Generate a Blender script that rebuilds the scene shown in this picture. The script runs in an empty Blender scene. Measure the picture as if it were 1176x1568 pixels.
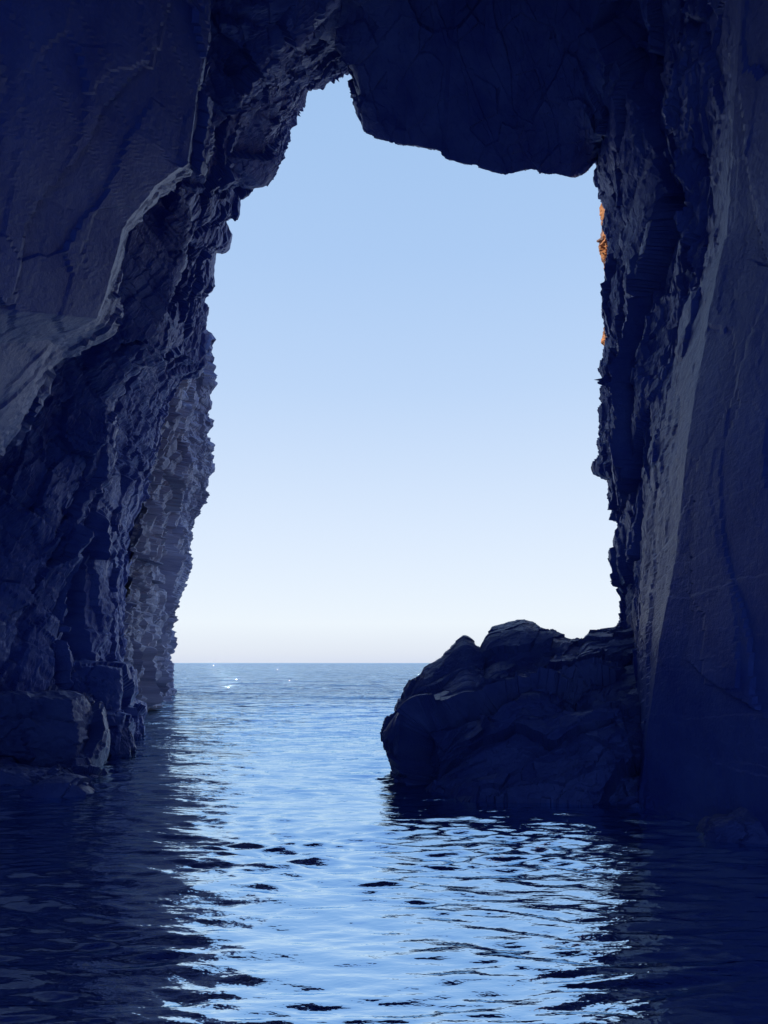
import bpy, math, numpy as np
from mathutils import Vector
rad=math.radians
scene=bpy.context.scene
CAM_H=2.0; F=1200.0; HU=588.0; HV=1015.0

# ---------- unprojection helpers (image pixel + chosen depth -> metres) ----------
def P(u,v,d): return np.array([(u-HU)/F*d, d, CAM_H-(v-HV)/F*d])
def W(u,d):   return np.array([(u-HU)/F*d, d, 0.0])

# ---------- noise ----------
def _h(ix,iy,iz,s):
    a=(ix.astype(np.int64)*374761393+iy.astype(np.int64)*668265263+iz.astype(np.int64)*2147483647+s*974634777)&0xffffffff
    a=((a^(a>>13))*1274126177)&0xffffffff
    a=((a^(a>>16))*2246822519)&0xffffffff
    a=a^(a>>15)
    return (a&0xffffff)/float(0x1000000)
def vnoise(p,s=0):
    i=np.floor(p).astype(np.int64); f=p-i; f=f*f*f*(f*(f*6-15)+10)
    r=0
    for dx in (0,1):
        wx=f[:,0] if dx else 1-f[:,0]
        for dy in (0,1):
            wy=f[:,1] if dy else 1-f[:,1]
            for dz in (0,1):
                wz=f[:,2] if dz else 1-f[:,2]
                r=r+wx*wy*wz*_h(i[:,0]+dx,i[:,1]+dy,i[:,2]+dz,s)
    return r*2-1
def fbm(p,o=4,s=0):
    r=0;a=1.0;t=0
    for k in range(o):
        r=r+a*vnoise(p*(2.03**k)+k*17.3,s+k); t+=a; a*=0.5
    return r/t
def facets(p,s=0,tilt=0.6,jit=0.9):
    """jointed block field: offset + tilted plane per cell"""
    i=np.floor(p).astype(np.int64)
    best=np.full(len(p),1e9); sec=np.full(len(p),1e9); val=np.zeros(len(p))
    for dx in (-1,0,1):
        for dy in (-1,0,1):
            for dz in (-1,0,1):
                cx,cy,cz=i[:,0]+dx,i[:,1]+dy,i[:,2]+dz
                j=[0.5+(_h(cx,cy,cz,s+k)-0.5)*jit for k in range(3)]
                rx=cx+j[0]-p[:,0]; ry=cy+j[1]-p[:,1]; rz=cz+j[2]-p[:,2]
                d=rx*rx+ry*ry+rz*rz
                g=[_h(cx,cy,cz,s+5+k)*2-1 for k in range(3)]
                h=(_h(cx,cy,cz,s+9)*2-1)*0.55+tilt*(g[0]*rx+g[1]*ry+g[2]*rz)
                m=d<best
                sec=np.where(m,best,np.minimum(sec,d)); best=np.where(m,d,best); val=np.where(m,h,val)
    e=np.sqrt(sec)-np.sqrt(best)
    crack=-np.clip(1-e/0.07,0,1)
    return val,crack
def rot(p,ax,deg):
    c,s=math.cos(rad(deg)),math.sin(rad(deg))
    q=p.copy()
    a,b={'x':(1,2),'y':(0,2),'z':(0,1)}[ax]
    q[:,a]=c*p[:,a]-s*p[:,b]; q[:,b]=s*p[:,a]+c*p[:,b]
    return q
def beds(p,thick,seed):
    """stepped bedding planes: each bed stands out or back by its own amount, with a slight batter"""
    z=p[:,2]/thick+0.35*fbm(p*0.5,3,seed)
    i=np.floor(z).astype(np.int64); f=z-i
    o=_h(i,i*0+3,np.floor(p[:,1]*0.35+_h(i,i,i,seed)*9).astype(np.int64),seed+1)
    return (o-0.5)+0.45*(f-0.5)
def rock_disp(p,scale=1.0,sx=(1,1,0.45),tilt=18,seed=0,big=0.45,mid=0.42,small=0.15,tiny=0.05,warp=0.38,crack=1.0,bed=0.0):
    """returns coarse and fine parts"""
    q=p/scale
    w=np.stack([fbm(q*0.5,4,seed+k*11+1) for k in range(3)],1)*warp
    q=rot(q+w,'y',tilt)
    q=rot(q,'x',12)
    S=np.array(sx)
    r=big*fbm(q*0.33,2,seed+50)
    pres=np.clip(0.7+1.1*fbm(q*0.5,2,seed+55),0.2,1.5)     # some zones massive, others shattered
    f,c=facets(q*S*0.55,seed+60,0.8); r=r+mid*f+0.05*crack*c
    f,c=facets(q*S*1.5+0.3,seed+80,0.8); fine=small*1.2*f*(0.4+0.6*pres)+0.03*crack*c
    r=r+0.6*fine; fine=0.4*fine
    f,c=facets(q*S*3.6+0.7,seed+100,0.9); fine=fine+tiny*1.5*f*pres
    f,c=facets(q*(S**0.6)*8.5+0.7,seed+120,0.9); fine=fine+tiny*0.5*f*pres
    if bed: 
        bq=rot(q,'y',22)
        fine=fine+bed*beds(bq,0.42,seed+160)*np.clip(1.5-pres,0.2,1)+bed*0.4*beds(bq,0.14,seed+170)
    fine=fine+0.012*fbm(q*9,3,seed+140)
    return r*scale,fine*scale

# ---------- mesh helpers ----------
def mesh_from_grid(name,V,mat,smooth=False,flip=False):
    R,C=V.shape[:2]
    co=V.reshape(-1,3)
    idx=np.arange(R*C).reshape(R,C)
    a,b,c,d=idx[:-1,:-1],idx[:-1,1:],idx[1:,1:],idx[1:,:-1]
    q=np.stack([a,b,c,d] if not flip else [a,d,c,b],-1).reshape(-1,4)
    me=bpy.data.meshes.new(name)
    me.vertices.add(len(co)); me.vertices.foreach_set('co',co.astype(np.float32).ravel())
    me.loops.add(q.size); me.loops.foreach_set('vertex_index',q.astype(np.int32).ravel())
    me.polygons.add(len(q)); me.polygons.foreach_set('loop_start',np.arange(0,q.size,4,dtype=np.int32))
    me.polygons.foreach_set('loop_total',np.full(len(q),4,dtype=np.int32))
    me.update(calc_edges=True)
    me.polygons.foreach_set('use_smooth',np.full(len(q),smooth,dtype=bool))
    me.materials.append(mat)
    ob=bpy.data.objects.new(name,me); scene.collection.objects.link(ob)
    return ob
def normals(V,it=6):
    du=np.gradient(V,axis=0); dv=np.gradient(V,axis=1)
    n=np.cross(du,dv); l=np.linalg.norm(n,axis=2,keepdims=True); n=n/np.maximum(l,1e-9)
    for _ in range(it):
        n[1:-1]=(n[:-2]+n[1:-1]*2+n[2:])/4; n[:,1:-1]=(n[:,:-2]+n[:,1:-1]*2+n[:,2:])/4
    return n/np.maximum(np.linalg.norm(n,axis=2,keepdims=True),1e-9)
def ring(pts,T):
    t=np.array([p[0] for p in pts],float); X=np.array([p[1] for p in pts])
    return np.stack([np.interp(T,t,X[:,k]) for k in range(3)],1)
def loft(rings,counts):
    out=[]
    for k in range(len(rings)-1):
        n=counts[k]
        for i in range(n):
            f=i/n; out.append(rings[k]*(1-f)+rings[k+1]*f)
    out.append(rings[-1])
    return np.array(out)

# ---------- materials ----------
def new_mat(name):
    m=bpy.data.materials.new(name); m.use_nodes=True
    nt=m.node_tree; nt.nodes.clear()
    return m,nt,nt.nodes,nt.links
def rock_mat(name,c0,c1,rough=0.6,bump=0.5,scale=1.0,strata=None,lichen=None,spec=0.5):
    m,nt,N,L=new_mat(name)
    out=N.new('ShaderNodeOutputMaterial'); b=N.new('ShaderNodeBsdfPrincipled')
    b.inputs['Specular IOR Level'].default_value=spec
    tc=N.new('ShaderNodeTexCoord')
    mp=N.new('ShaderNodeMapping'); L.new(tc.outputs['Object'],mp.inputs['Vector'])
    if strata: mp.inputs['Scale'].default_value=strata; mp.inputs['Rotation'].default_value=(rad(6),rad(-8),0)
    n1=N.new('ShaderNodeTexNoise'); n1.inputs['Scale'].default_value=1.1*scale; n1.inputs['Detail'].default_value=6; n1.inputs['Roughness'].default_value=0.65
    L.new(mp.outputs[0],n1.inputs['Vector'])
    cr=N.new('ShaderNodeValToRGB'); cr.color_ramp.elements[0].position=0.35; cr.color_ramp.elements[1].position=0.68
    cr.color_ramp.elements[0].color=(*c0,1); cr.color_ramp.elements[1].color=(*c1,1)
    L.new(n1.outputs['Fac'],cr.inputs['Fac'])
    n2=N.new('ShaderNodeTexNoise'); n2.inputs['Scale'].default_value=12*scale; n2.inputs['Detail'].default_value=6; n2.inputs['Roughness'].default_value=0.7
    L.new(mp.outputs[0],n2.inputs['Vector'])
    bp=N.new('ShaderNodeBump'); bp.inputs['Strength'].default_value=bump; bp.inputs['Distance'].default_value=0.05
    L.new(n2.outputs['Fac'],bp.inputs['Height']); L.new(bp.outputs[0],b.inputs['Normal'])
    col=cr.outputs['Color']
    if lichen:
        n3=N.new('ShaderNodeTexNoise'); n3.inputs['Scale'].default_value=2.2; n3.inputs['Detail'].default_value=6
        L.new(tc.outputs['Object'],n3.inputs['Vector'])
        r3=N.new('ShaderNodeMapRange'); r3.inputs['From Min'].default_value=0.46; r3.inputs['From Max'].default_value=0.56; L.new(n3.outputs['Fac'],r3.inputs['Value'])
        mx=N.new('ShaderNodeMix'); mx.data_type='RGBA'; L.new(r3.outputs[0],mx.inputs[0]); L.new(col,mx.inputs[6]); mx.inputs[7].default_value=(*lichen,1)
        col=mx.outputs[2]
    L.new(col,b.inputs['Base Color'])
    rr=N.new('ShaderNodeMapRange'); rr.inputs['To Min'].default_value=rough-0.15; rr.inputs['To Max'].default_value=rough+0.2
    L.new(n2.outputs['Fac'],rr.inputs['Value']); L.new(rr.outputs[0],b.inputs['Roughness'])
    L.new(b.outputs[0],out.inputs['Surface'])
    return m
M_cave=rock_mat('wet_basalt_navy_veil',(0.06,0.095,0.34),(0.125,0.175,0.44),0.45,0.5,spec=0.42)  # navy lens veil tinted into the base colour of the cave rock
M_cliff=rock_mat('stratified_cliff_rock',(0.22,0.235,0.35),(0.46,0.46,0.55),0.8,0.5,0.5,strata=(0.35,0.35,2.6))
M_orange=rock_mat('lichen_cliff_rock',(0.15,0.11,0.12),(0.32,0.19,0.14),0.85,0.5,0.8,lichen=(0.55,0.25,0.10))
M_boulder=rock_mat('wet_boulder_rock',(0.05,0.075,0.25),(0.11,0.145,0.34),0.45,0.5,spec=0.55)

# ---------- sea cave shell ----------
NT=1000
T=np.unique(np.concatenate([np.linspace(-1,0,8),np.linspace(0,30,NT),np.linspace(30,31,8)]))
def close_under(pts):
    a=pts[0][1].copy(); b=pts[-1][1].copy()
    a2=a.copy(); a2[2]=-2.5; b2=b.copy(); b2[2]=-2.5
    return [(-1,a2)]+pts+[(31,b2)]
M_=[(0,W(182,23)),(1,P(190,1000,23)),(2,P(198,850,23)),(3,P(224,720,22.5)),(4,P(254,625,22)),(4.5,P(276,578,21.5)),(4.8,P(312,560,21.3)),(5,P(322,500,21)),
(5.4,P(316,455,21)),(5.7,P(331,440,21)),(6,P(325,385,20.5)),(6.4,P(340,375,20.2)),(6.5,P(346,338,20)),(6.8,P(362,330,20)),(7,P(361,286,20)),(7.6,P(418,272,19.5)),(8,P(432,238,19.5)),(8.4,P(444,195,19.5)),
(8.8,P(468,165,19.5)),(9,P(476,140,19.3)),(9.3,P(496,133,19.2)),(9.8,P(524,104,19)),(10,P(541,105,18.8)),(10.6,P(546,165,18.5)),(11,P(557,206,18.5)),
(12.5,P(620,220,18)),(14,P(676,231,18)),(14.15,P(682,242,18)),(15,P(722,252,18)),(16.5,P(782,266,18)),(17,P(812,259,18)),(18.6,P(873,271,18.2)),(19,P(890,262,18.4)),
(20,P(914,236,18.5)),(20.6,P(920,300,18.5)),(21,P(934,330,18.5)),(22,P(940,420,18.5)),(22.8,P(940,520,18.3)),(23.2,P(918,560,18)),(24,P(917,640,17.7)),
(24.8,P(915,718,17.5)),(25.1,P(935,728,17.5)),(25.6,P(952,775,17.2)),(26.2,P(950,850,17)),(27,P(966,900,17)),(27.8,P(958,955,17)),(29,P(955,1080,17)),(30,W(960,17))]
K_=[(0,W(112,16)),(1,P(104,1000,16)),(2,P(112,880,16)),(3,P(150,740,16)),(4,P(165,620,16)),(5,P(225,485,16)),(6,P(255,400,16)),(7,P(285,290,16)),
(8.4,P(345,180,15.5)),(9.3,P(390,90,15)),(10,P(470,0,14.8)),(11,P(520,-90,14.6)),(12.5,P(620,-140,14.5)),(15,P(750,-150,14.5)),(18.6,P(900,-100,14.5)),
(20,P(975,60,14.5)),(21,P(985,200,14.2)),(22,P(1000,350,14)),(23.2,P(985,560,13.9)),(24.8,P(985,720,13.7)),(26,P(975,850,13.5)),(27.5,P(968,950,13.3)),(29,P(962,1100,13)),(30,W(962,12.9))]
E_=[(0,W(-150,11)),(2,P(-150,850,11)),(3.5,P(-60,720,11)),(4,P(0,640,11)),(4.6,P(78,522,11)),(5,P(150,490,11)),(5.6,P(165,450,11)),(6.4,P(190,350,11)),
(7,P(240,285,11.2)),(7.6,P(290,250,11.5)),(8.4,P(302,160,11.5)),(9.2,P(318,60,11.5)),(10,P(325,-30,11.5)),(11,P(420,-200,11)),(15,P(750,-280,10.5)),(18.6,P(1000,-250,10)),
(20,P(1140,-60,10)),(21,P(1130,120,10)),(22,P(1112,360,10)),(23,P(1100,410,10)),(23.8,P(1066,600,10)),(24.8,P(1050,700,10)),(26,P(1035,850,10.2)),(27.5,P(1010,980,10.5)),(29,P(990,1120,10.8)),(30,W(976,11))]
def uvd(p): return HU+p[0]/p[1]*F, HV-(p[2]-CAM_H)/p[1]*F, p[1]
def ring_E1():
    out=[]
    for t,p in E_:
        u,v,d=uvd(p)
        if t<=0: out.append((t,W(-120,12)))
        elif t<3: out.append((t,P(u+20,v,12)))
        elif t<=4.6: out.append((t,P(u+30,v+24,12.6)))
        elif t<9.5: out.append((t,P(u+10,v+8,12.6)))
        elif t<20: out.append((t,P(u,v-20,d+0.5)))
        elif t<23.5: out.append((t,P(u-24,v,d+1.3)))
        elif t<30: out.append((t,P(u-np.interp(t,[23.5,24.8,26,27.5,29],[42,46,44,34,20]),v,d+1.7)))
        else: out.append((t,W(u-12,12.2)))
    return out
def ring_E2():
    out=[]
    for t,p in E_:
        u,v,d=uvd(p)
        if t<=0: out.append((t,W(-90,13.4)))
        elif t<3: out.append((t,P(u+50,v,13.6)))
        elif t<=4.6: out.append((t,P(u+10,v+5,14.0)))
        elif t<9.5: out.append((t,P(u-35,v-35,13.8)))
        elif t<20: out.append((t,P(u,v-40,d+1.4)))
        elif t<23.5: out.append((t,P(u-26,v,d+1.8)))
        elif t<30: out.append((t,P(u-np.interp(t,[23.5,24.8,26,27.5,29],[40,46,46,36,22]),v,d+2.2)))
        else: out.append((t,W(u-13,12.5)))
    return out
N_=[(0,W(-500,6.5)),(4,P(-420,700,6.5)),(5.6,P(-350,300,6.5)),(7.6,P(-300,-100,6.5)),(10,P(-100,-700,6.5)),(15,P(750,-1000,6)),(20,P(1500,-700,6)),(22,P(1450,300,6.5)),(25,P(1420,800,6.5)),(30,W(1400,7))]
def arch(y,rx,rz,cx=0.0):
    return [(t,np.array([cx-rx*math.cos(math.pi*t/30),y,rz*math.sin(math.pi*t/30)])) for t in np.linspace(0,30,31)]
rM=ring(close_under(M_),T)
def expand(r,s,dy):
    c=np.array([-0.5,0,6.0]); o=r.copy(); o[:,0]=c[0]+(r[:,0]-c[0])*s; o[:,2]=c[2]+(r[:,2]-c[2])*s; o[:,1]+=dy
    return o
rings=[ring(close_under(arch(-5,6.4,10.2)),T),ring(close_under(N_),T),ring(close_under(E_),T),ring(close_under(ring_E1()),T),
       ring(close_under(ring_E2()),T),ring(close_under(K_),T),rM,expand(rM,1.05,0.5),expand(rM,1.35,1.2),expand(rM,2.2,1.8)]
cnt=[30,70,24,16,76,170,12,16,16]
V=loft(rings,cnt)
edges=np.cumsum([0]+cnt)
ri=np.arange(len(V))
ampB=np.interp(ri,edges,[1,0.5,0.12,0.28,0.6,1.10,0.15,0.5,1,1])
ampS=np.interp(ri,edges,[1,0.10,0.16,0.9,1.0,1.0,1.1,1.0,1,1])
n=normals(V)
base=V.reshape(-1,3)
DB,DS=rock_disp(base,0.95,sx=(1.0,0.85,0.40),tilt=14,seed=3,big=0.6,mid=0.66,small=0.26,tiny=0.045,crack=0.5,bed=0.15,warp=0.24)
DB=DB.reshape(V.shape[:2]); DS=DS.reshape(V.shape[:2])
tt=T[None,:]
slab=np.exp(-((tt-15.2)/4.7)**6)
nearm=np.interp(ri,edges,[1,1,1,0.3,0,0,0,0,0,0])[:,None]
rs=np.clip((tt-23.3)/0.8,0,1)*np.interp(ri,edges,[0,0,0.8,1,1,0.3,0,0,0,0])[:,None]   # smooth slab low on the right wall
D=DB*ampB[:,None]*(1-0.75*slab)*(1-0.5*nearm)*(1-0.6*rs)+DS*ampS[:,None]*(1-0.78*slab)*(1-0.4*nearm)*(1-0.5*rs)
V=V+n*D[...,None]
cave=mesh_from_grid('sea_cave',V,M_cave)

# ---------- left headland outside the mouth ----------
S_=[(-0.5,W(268,56)-np.array([0,0,2.5])),(0,W(267,56)),(0.3,P(262,1035,56)),(0.7,P(258,1000,54)),(1.2,P(262,955,52)),(2,P(277,915,50)),(3,P(291,870,48)),(4,P(301,810,46)),(5,P(312,750,44)),(6,P(318,700,42)),
(6.3,P(326,680,41)),(7.2,P(321,610,40)),(7.6,P(328,578,39)),(8.6,P(333,518,38)),(9,P(325,508,38)),(10,P(240,480,37))]
TSx=np.concatenate([np.linspace(-0.5,0,6),np.linspace(0,10,330)[1:]])
rS=ring(S_,TSx)
def lower(r,y,u0,u1,scalez):
    o=r.copy(); uu=np.interp(TSx,[0,10],[u0,u1]); o[:,1]=y; o[:,0]=(uu-HU)/F*y; o[:,2]=r[:,2]*scalez
    return o
rb0=lower(rS,22.5,168,258,0.62); rb1=lower(rS,29,206,285,0.80); rb2=lower(rS,38,234,302,0.92)
rb3=rS.copy(); rb4=rS+np.array([-3,2.5,0]); rb5=rS+np.array([-14,3,3]); rb6=rS+np.array([-60,-5,6])
ch=[90,90,110,12,12,12]
Vh=loft([rb0,rb1,rb2,rb3,rb4,rb5,rb6],ch)
nh=normals(Vh)
ed=np.cumsum([0]+ch)
ah=np.interp(np.arange(len(Vh)),ed,[0.4,1,0.9,0.36,0.8,1,1])
Dh,Dh2=rock_disp(Vh.reshape(-1,3),1.25,sx=(0.5,0.5,1.2),tilt=-7,seed=31,big=0.5,mid=0.42,small=0.22,tiny=0.06,warp=0.2,bed=0.0)
bb=rot(Vh.reshape(-1,3),'y',-6); Dh2=Dh2+0.30*beds(bb,0.9,611)+0.14*beds(bb,0.33,622)
f,c=facets(Vh.reshape(-1,3)*np.array([0.3,0.3,0.06]),401,0.9); Dh=Dh+0.7*f
Dh=Dh.reshape(Vh.shape[:2])*ah[:,None]+Dh2.reshape(Vh.shape[:2])
Vh=Vh+nh*Dh[...,None]
head=mesh_from_grid('sea_cliff',Vh,M_cliff)

# ---------- right outer cliff ----------
TR=np.linspace(0,10,260)
R_=[(0,W(975,24)-np.array([0,0,2.0])),(1,P(972,900,24)),(3,P(960,700,24)),(4,P(948,560,24)),(4.4,P(936,545,24)),(5,P(922,525,24)),(5.5,P(930,500,24)),(6,P(936,480,24)),(6.7,P(928,430,24)),(7.5,P(920,380,24)),(8.5,P(918,320,24)),(9,P(928,306,24)),(10,P(985,290,24))]
rR=ring(R_,TR)
ra=rR.copy(); ra[:,1]=19.6; ra[:,0]=rR[:,0]-0.15
rc=rR+np.array([1.5,1.5,0]); rd=rR+np.array([25,4,3])
Vr=loft([ra,rR,rc,rd],[70,14,20])
nr=normals(Vr)
ar=np.interp(np.arange(len(Vr)),[0,70,84,104],[0.6,0.42,0.8,1])
Dr,Dr2=rock_disp(Vr.reshape(-1,3),0.6,sx=(0.8,0.8,1.3),tilt=-7,seed=77,big=0.3,mid=0.45,small=0.25,tiny=0.09)
Dr=Dr.reshape(Vr.shape[:2])*ar[:,None]+Dr2.reshape(Vr.shape[:2])
Vr=Vr+nr*Dr[...,None]
cl2=mesh_from_grid('sea_cliff',Vr,M_orange)

# ---------- big rock outcrop at the right ----------
cols=[(610,1183,1150,611,14.6),(616,1192,1104,613,15),(634,1204,1056,622,15.4),(662,1213,1022,648,15.5),(698,1219,1008,680,15.5),(722,1222,984,712,15.5),(742,1224,998,738,15.5),
(775,1224,966,758,15.5),(825,1226,957,800,15.5),(870,1228,966,850,15.6),(890,1230,976,888,15.6),(915,1232,961,902,15.6),(960,1236,955,955,15.7),(1060,1245,939,1050,15.8)]
sb=np.linspace(0,len(cols)-1,400)
def colring(fn):
    A=np.array([fn(c) for c in cols]); x=np.arange(len(cols))
    return np.stack([np.interp(sb,x,A[:,k]) for k in range(3)],1)
def base_pt(c): d=2400/(c[1]-HV); return W(c[0],d)
def mixp(c,f,h):
    a=base_pt(c); b=P(c[3],c[2],c[4]); p=a*(1-f)+b*f; p[2]=b[2]*h; return p
r_under=colring(lambda c: base_pt(c)+np.array([-0.1,-0.3,-1.5]))
r0=colring(base_pt); r1=colring(lambda c: mixp(c,0.14,0.26)); r2=colring(lambda c: mixp(c,0.26,0.46)); r3=colring(lambda c: mixp(c,0.55,0.58)); r4=colring(lambda c: mixp(c,0.82,0.88))
r5=colring(lambda c:P(c[3],c[2],c[4])); r6=colring(lambda c:P(c[3],c[2],c[4])*np.array([1,1,0.8])+np.array([0.1,1.0,0])); r7=colring(lambda c:P(c[3],c[2],c[4])*np.array([1,1,0])+np.array([0.2,2.4,-1]))
cb=[10,54,54,64,64,34,20,30]
Vb=loft([r_under,r0,r1,r2,r3,r4,r5,r6,r7],cb)
nb=normals(Vb)
eb=np.cumsum([0]+cb)
ab=np.interp(np.arange(len(Vb)),eb,[0.5,0.5,0.9,1.1,1.1,0.7,0.24,0.5,1])
Db,Db2=rock_disp(Vb.reshape(-1,3),0.8,sx=(0.42,0.7,1.15),tilt=-20,seed=140,big=0.4,mid=0.6,small=0.34,tiny=0.075,warp=0.3,crack=0.1,bed=0.0)
bb=rot(Vb.reshape(-1,3),'y',-14); Db2=Db2+0.12*beds(bb,0.36,711)
endf=np.clip(np.minimum(sb/1.2,1),0.35,1)[None,:]
Db=Db.reshape(Vb.shape[:2])*ab[:,None]*endf+Db2.reshape(Vb.shape[:2])
Vb=Vb-nb*Db[...,None]
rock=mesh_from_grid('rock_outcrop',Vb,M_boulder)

# ---------- smaller rocks ----------
import bmesh
def small_rock(name,loc,size,rz,seed,mat,boxy=0.5,amp=0.8):
    bm=bmesh.new(); bmesh.ops.create_icosphere(bm,subdivisions=6,radius=1.0)
    co=np.array([v.co[:] for v in bm.verts])
    m=np.max(np.abs(co),axis=1,keepdims=True)
    co=co*(1-boxy)+co/m*boxy*0.85
    nn=co/np.linalg.norm(co,axis=1,keepdims=True)
    wp=co*np.array(size)
    d,d2=rock_disp(wp+seed*7.1,0.6,sx=(0.7,0.8,1.0),tilt=15,seed=seed,crack=0.3)
    co=wp+nn*(d+d2)[:,None]*amp
    c,s=math.cos(rz),math.sin(rz)
    x=co[:,0]*c-co[:,1]*s; y=co[:,0]*s+co[:,1]*c; co[:,0]=x; co[:,1]=y
    for v,p in zip(bm.verts,co): v.co=p
    me=bpy.data.meshes.new(name); bm.to_mesh(me); bm.free(); me.materials.append(mat)
    ob=bpy.data.objects.new(name,me); ob.location=loc; scene.collection.objects.link(ob); return ob
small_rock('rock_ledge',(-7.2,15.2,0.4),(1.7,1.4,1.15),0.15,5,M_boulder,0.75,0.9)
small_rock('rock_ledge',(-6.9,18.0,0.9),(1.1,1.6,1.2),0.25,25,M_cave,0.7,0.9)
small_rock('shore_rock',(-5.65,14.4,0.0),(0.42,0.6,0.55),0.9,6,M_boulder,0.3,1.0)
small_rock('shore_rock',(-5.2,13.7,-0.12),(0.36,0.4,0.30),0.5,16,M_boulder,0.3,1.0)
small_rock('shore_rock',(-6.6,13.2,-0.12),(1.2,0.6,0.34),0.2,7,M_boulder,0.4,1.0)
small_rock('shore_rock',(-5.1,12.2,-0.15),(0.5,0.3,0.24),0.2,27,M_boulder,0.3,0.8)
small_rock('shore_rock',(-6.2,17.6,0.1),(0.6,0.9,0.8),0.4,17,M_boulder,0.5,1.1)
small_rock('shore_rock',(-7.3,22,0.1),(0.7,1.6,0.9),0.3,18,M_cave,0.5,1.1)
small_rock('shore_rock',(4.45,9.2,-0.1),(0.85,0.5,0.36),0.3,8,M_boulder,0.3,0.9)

# ---------- sea ----------
rows=[y for y in np.arange(-16,2.5,0.15)]
y=2.5
while y<30000:
    rows.append(y); y+=max(0.020,0.0040*y)
rows=np.array(rows)
cx=list(np.arange(0,5.6,0.033)); s=0.05; x=cx[-1]
while x<60: s*=1.12; x+=s; cx.append(x)
cx=np.array(cx); cx=np.concatenate([-cx[::-1],cx[1:]])
Yg,Xj=np.meshgrid(rows,cx,indexing='ij')
Xg=Xj*np.maximum(Yg,8)/8
dyr=np.gradient(rows)[:,None]*np.ones_like(Xg)
dxr=np.abs(np.gradient(Xg,axis=1))
rng=np.random.RandomState(11)
flat=np.stack([Xg.ravel(),Yg.ravel(),0*Xg.ravel()],1)
near_m=(Yg.ravel()<300)
wx=np.zeros(len(flat)); wy=np.zeros(len(flat)); patch=np.ones(len(flat))
fl=flat[near_m]
wx[near_m]=0.55*fbm(fl*0.35,3,200); wy[near_m]=0.32*fbm(fl*np.array([0.55,0.8,1]),3,210); patch[near_m]=1+0.7*fbm(fl*np.array([0.25,0.35,1]),3,220)
wx=wx.reshape(Xg.shape);wy=wy.reshape(Xg.shape);patch=patch.reshape(Xg.shape)
Z=np.zeros_like(Xg)
for k in range(64):
    lam=0.13*(10.0**(k/63.0))
    ang=rng.normal(0.03,0.32)
    slope=0.027*(1.3 if lam<0.5 else 0.52)
    A=slope*lam/(2*math.pi)
    ph=rng.rand()*6.28; kk=2*math.pi/lam
    vis=np.clip((lam/np.maximum(dyr,1e-6)-2.6)/3,0,1)*np.clip((lam/max(abs(math.sin(ang)),0.05)/np.maximum(dxr,1e-6)-3)/3,0,1)
    arg=kk*((Xg+wx)*math.sin(ang)+(Yg+wy)*math.cos(ang))+ph
    Z+=A*vis*patch*(np.sin(arg)+0.2*np.cos(2*arg))
for lam,ang,slope in ((5,0.1,0.022),(8,-0.2,0.025),(3.3,0.3,0.02)):
    kk=2*math.pi/lam
    vis=np.clip((lam/np.maximum(dyr,1e-6)-3)/3,0,1)
    Z+=slope*lam/6.28*vis*np.sin(kk*(Xg*math.sin(ang)+(Yg+wy)*math.cos(ang))+lam)*np.clip(Yg/12,0.4,1.5)
# backwash ripples spreading from the rocks
for (rx,ry,r0_,lam,a) in ((1.9,13.3,1.6,0.42,0.009),(-5.6,14.2,0.6,0.38,0.008)):
    r=np.hypot(Xg+0.4*wx-rx,(Yg+0.4*wy-ry))
    Z+=a*np.sin(r*6.283/lam)*np.exp(-np.maximum(r-r0_,0)/1.0)*np.clip(patch,0.3,1.6)
Vw=np.stack([Xg,Yg,Z],2)
mw,nt,N,L=new_mat('sea_water')
out=N.new('ShaderNodeOutputMaterial')
dif=N.new('ShaderNodeBsdfDiffuse'); dif.inputs['Color'].default_value=(0.014,0.033,0.11,1)
gl=N.new('ShaderNodeBsdfGlossy'); gl.inputs['Roughness'].default_value=0.03; gl.inputs['Color'].default_value=(0.60,0.765,0.90,1)
fr=N.new('ShaderNodeFresnel'); fr.inputs['IOR'].default_value=1.38
mix=N.new('ShaderNodeMixShader')
tc=N.new('ShaderNodeTexCoord'); mp=N.new('ShaderNodeMapping'); mp.inputs['Scale'].default_value=(0.45,1,1)
L.new(tc.outputs['Object'],mp.inputs['Vector'])
na=N.new('ShaderNodeTexNoise'); na.inputs['Scale'].default_value=6; na.inputs['Detail'].default_value=4; L.new(mp.outputs[0],na.inputs['Vector'])
nb_=N.new('ShaderNodeTexNoise'); nb_.inputs['Scale'].default_value=1.1; nb_.inputs['Detail'].default_value=6; L.new(mp.outputs[0],nb_.inputs['Vector'])
sep=N.new('ShaderNodeSeparateXYZ'); L.new(tc.outputs['Object'],sep.inputs[0])
far=N.new('ShaderNodeMapRange'); far.inputs['From Min'].default_value=9; far.inputs['From Max'].default_value=50; L.new(sep.outputs['Y'],far.inputs['Value'])
b1=N.new('ShaderNodeBump'); b1.inputs['Strength'].default_value=0.4; b1.inputs['Distance'].default_value=0.05; L.new(na.outputs['Fac'],b1.inputs['Height'])
b2=N.new('ShaderNodeBump'); b2.inputs['Distance'].default_value=2.2; L.new(nb_.outputs['Fac'],b2.inputs['Height']); L.new(far.outputs[0],b2.inputs['Strength']); L.new(b1.outputs[0],b2.inputs['Normal'])
for nd in (gl,fr,dif): L.new(b2.outputs[0],nd.inputs['Normal'])
L.new(fr.outputs[0],mix.inputs[0]); L.new(dif.outputs[0],mix.inputs[1]); L.new(gl.outputs[0],mix.inputs[2]); L.new(mix.outputs[0],out.inputs['Surface'])
sea=mesh_from_grid('sea',Vw,mw,smooth=True,flip=True)

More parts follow.
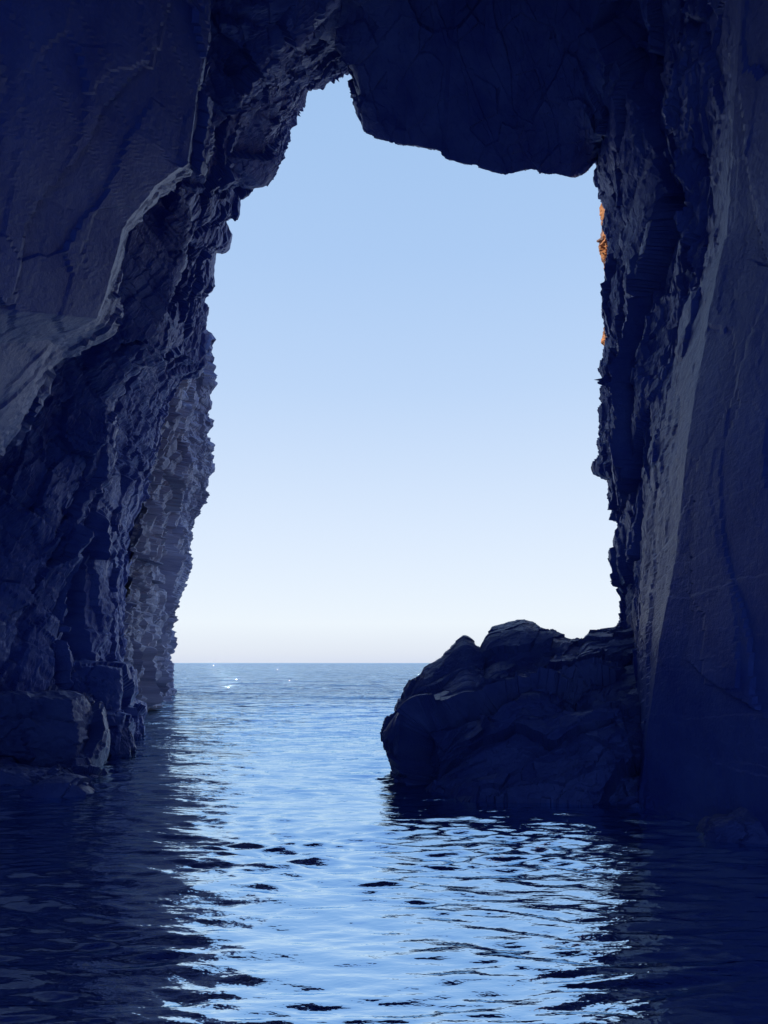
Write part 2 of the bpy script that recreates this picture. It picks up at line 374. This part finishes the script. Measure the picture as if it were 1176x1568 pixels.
# ---------- light ----------
az=rad(267); el=rad(42)
w=bpy.data.worlds.new('World'); scene.world=w; w.use_nodes=True
nt=w.node_tree; N=nt.nodes; L=nt.links
bg=N['Background']; sky=N.new('ShaderNodeTexSky'); sky.sky_type='NISHITA'; sky.sun_disc=False
sky.sun_elevation=el; sky.sun_rotation=az; sky.air_density=1.0; sky.dust_density=0.8; sky.ozone_density=2.0
# marine haze: the clear sky is veiled by a pale band that thickens towards the sea horizon
def lin(c): return tuple((x/255/12.92 if x/255<0.04045 else ((x/255+0.055)/1.055)**2.4) for x in c)
sc=N.new('ShaderNodeVectorMath'); sc.operation='SCALE'; sc.inputs['Scale'].default_value=0.13; L.new(sky.outputs[0],sc.inputs[0])
tc=N.new('ShaderNodeTexCoord'); sp=N.new('ShaderNodeSeparateXYZ'); L.new(tc.outputs['Generated'],sp.inputs[0])
cr=N.new('ShaderNodeValToRGB'); L.new(sp.outputs['Z'],cr.inputs['Fac'])
stops=[(0.0,(216,225,244)),(0.012,(224,232,246)),(0.05,(236,245,254)),(0.17,(219,234,254)),(0.33,(191,216,249)),(0.46,(174,205,245)),(0.60,(162,197,240)),(1.0,(105,150,225))]
el_=cr.color_ramp.elements
el_[0].position=stops[0][0]; el_[0].color=(*lin(stops[0][1]),1)
el_[1].position=stops[-1][0]; el_[1].color=(*lin(stops[-1][1]),1)
for p_,c_ in stops[1:-1]:
    e=el_.new(p_); e.color=(*lin(c_),1)
# deep blue added to the unseen sky behind the camera, as navy fill
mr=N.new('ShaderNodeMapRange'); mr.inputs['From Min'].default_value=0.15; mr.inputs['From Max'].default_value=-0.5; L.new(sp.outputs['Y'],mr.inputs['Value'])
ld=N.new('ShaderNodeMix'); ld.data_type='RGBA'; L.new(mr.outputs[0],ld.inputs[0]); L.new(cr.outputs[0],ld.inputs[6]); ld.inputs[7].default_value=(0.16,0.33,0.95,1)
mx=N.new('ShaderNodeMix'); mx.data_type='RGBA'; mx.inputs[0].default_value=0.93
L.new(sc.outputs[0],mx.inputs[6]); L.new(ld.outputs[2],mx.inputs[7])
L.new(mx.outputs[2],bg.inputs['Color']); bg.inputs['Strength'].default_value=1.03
sd=bpy.data.lights.new('sun','SUN'); sd.energy=4.5; sd.angle=rad(0.5); sd.color=(1,0.82,0.62)
so=bpy.data.objects.new('sun',sd); scene.collection.objects.link(so)
dv=Vector((math.sin(az)*math.cos(el),math.cos(az)*math.cos(el),math.sin(el)))
so.rotation_euler=dv.to_track_quat('Z','Y').to_euler(); so.location=dv*60

# ---------- camera ----------
cd=bpy.data.cameras.new('camera'); co=bpy.data.objects.new('camera',cd); scene.collection.objects.link(co)
co.location=(0,0,CAM_H); co.rotation_euler=(rad(90),0,0)
cd.sensor_fit='VERTICAL'; cd.sensor_height=24; cd.lens=24*F/1568
cd.shift_y=(HV-784)/1568; cd.clip_end=60000; cd.clip_start=0.05
scene.camera=co
scene.view_settings.view_transform='Standard'; scene.view_settings.look='None'; scene.view_settings.exposure=0
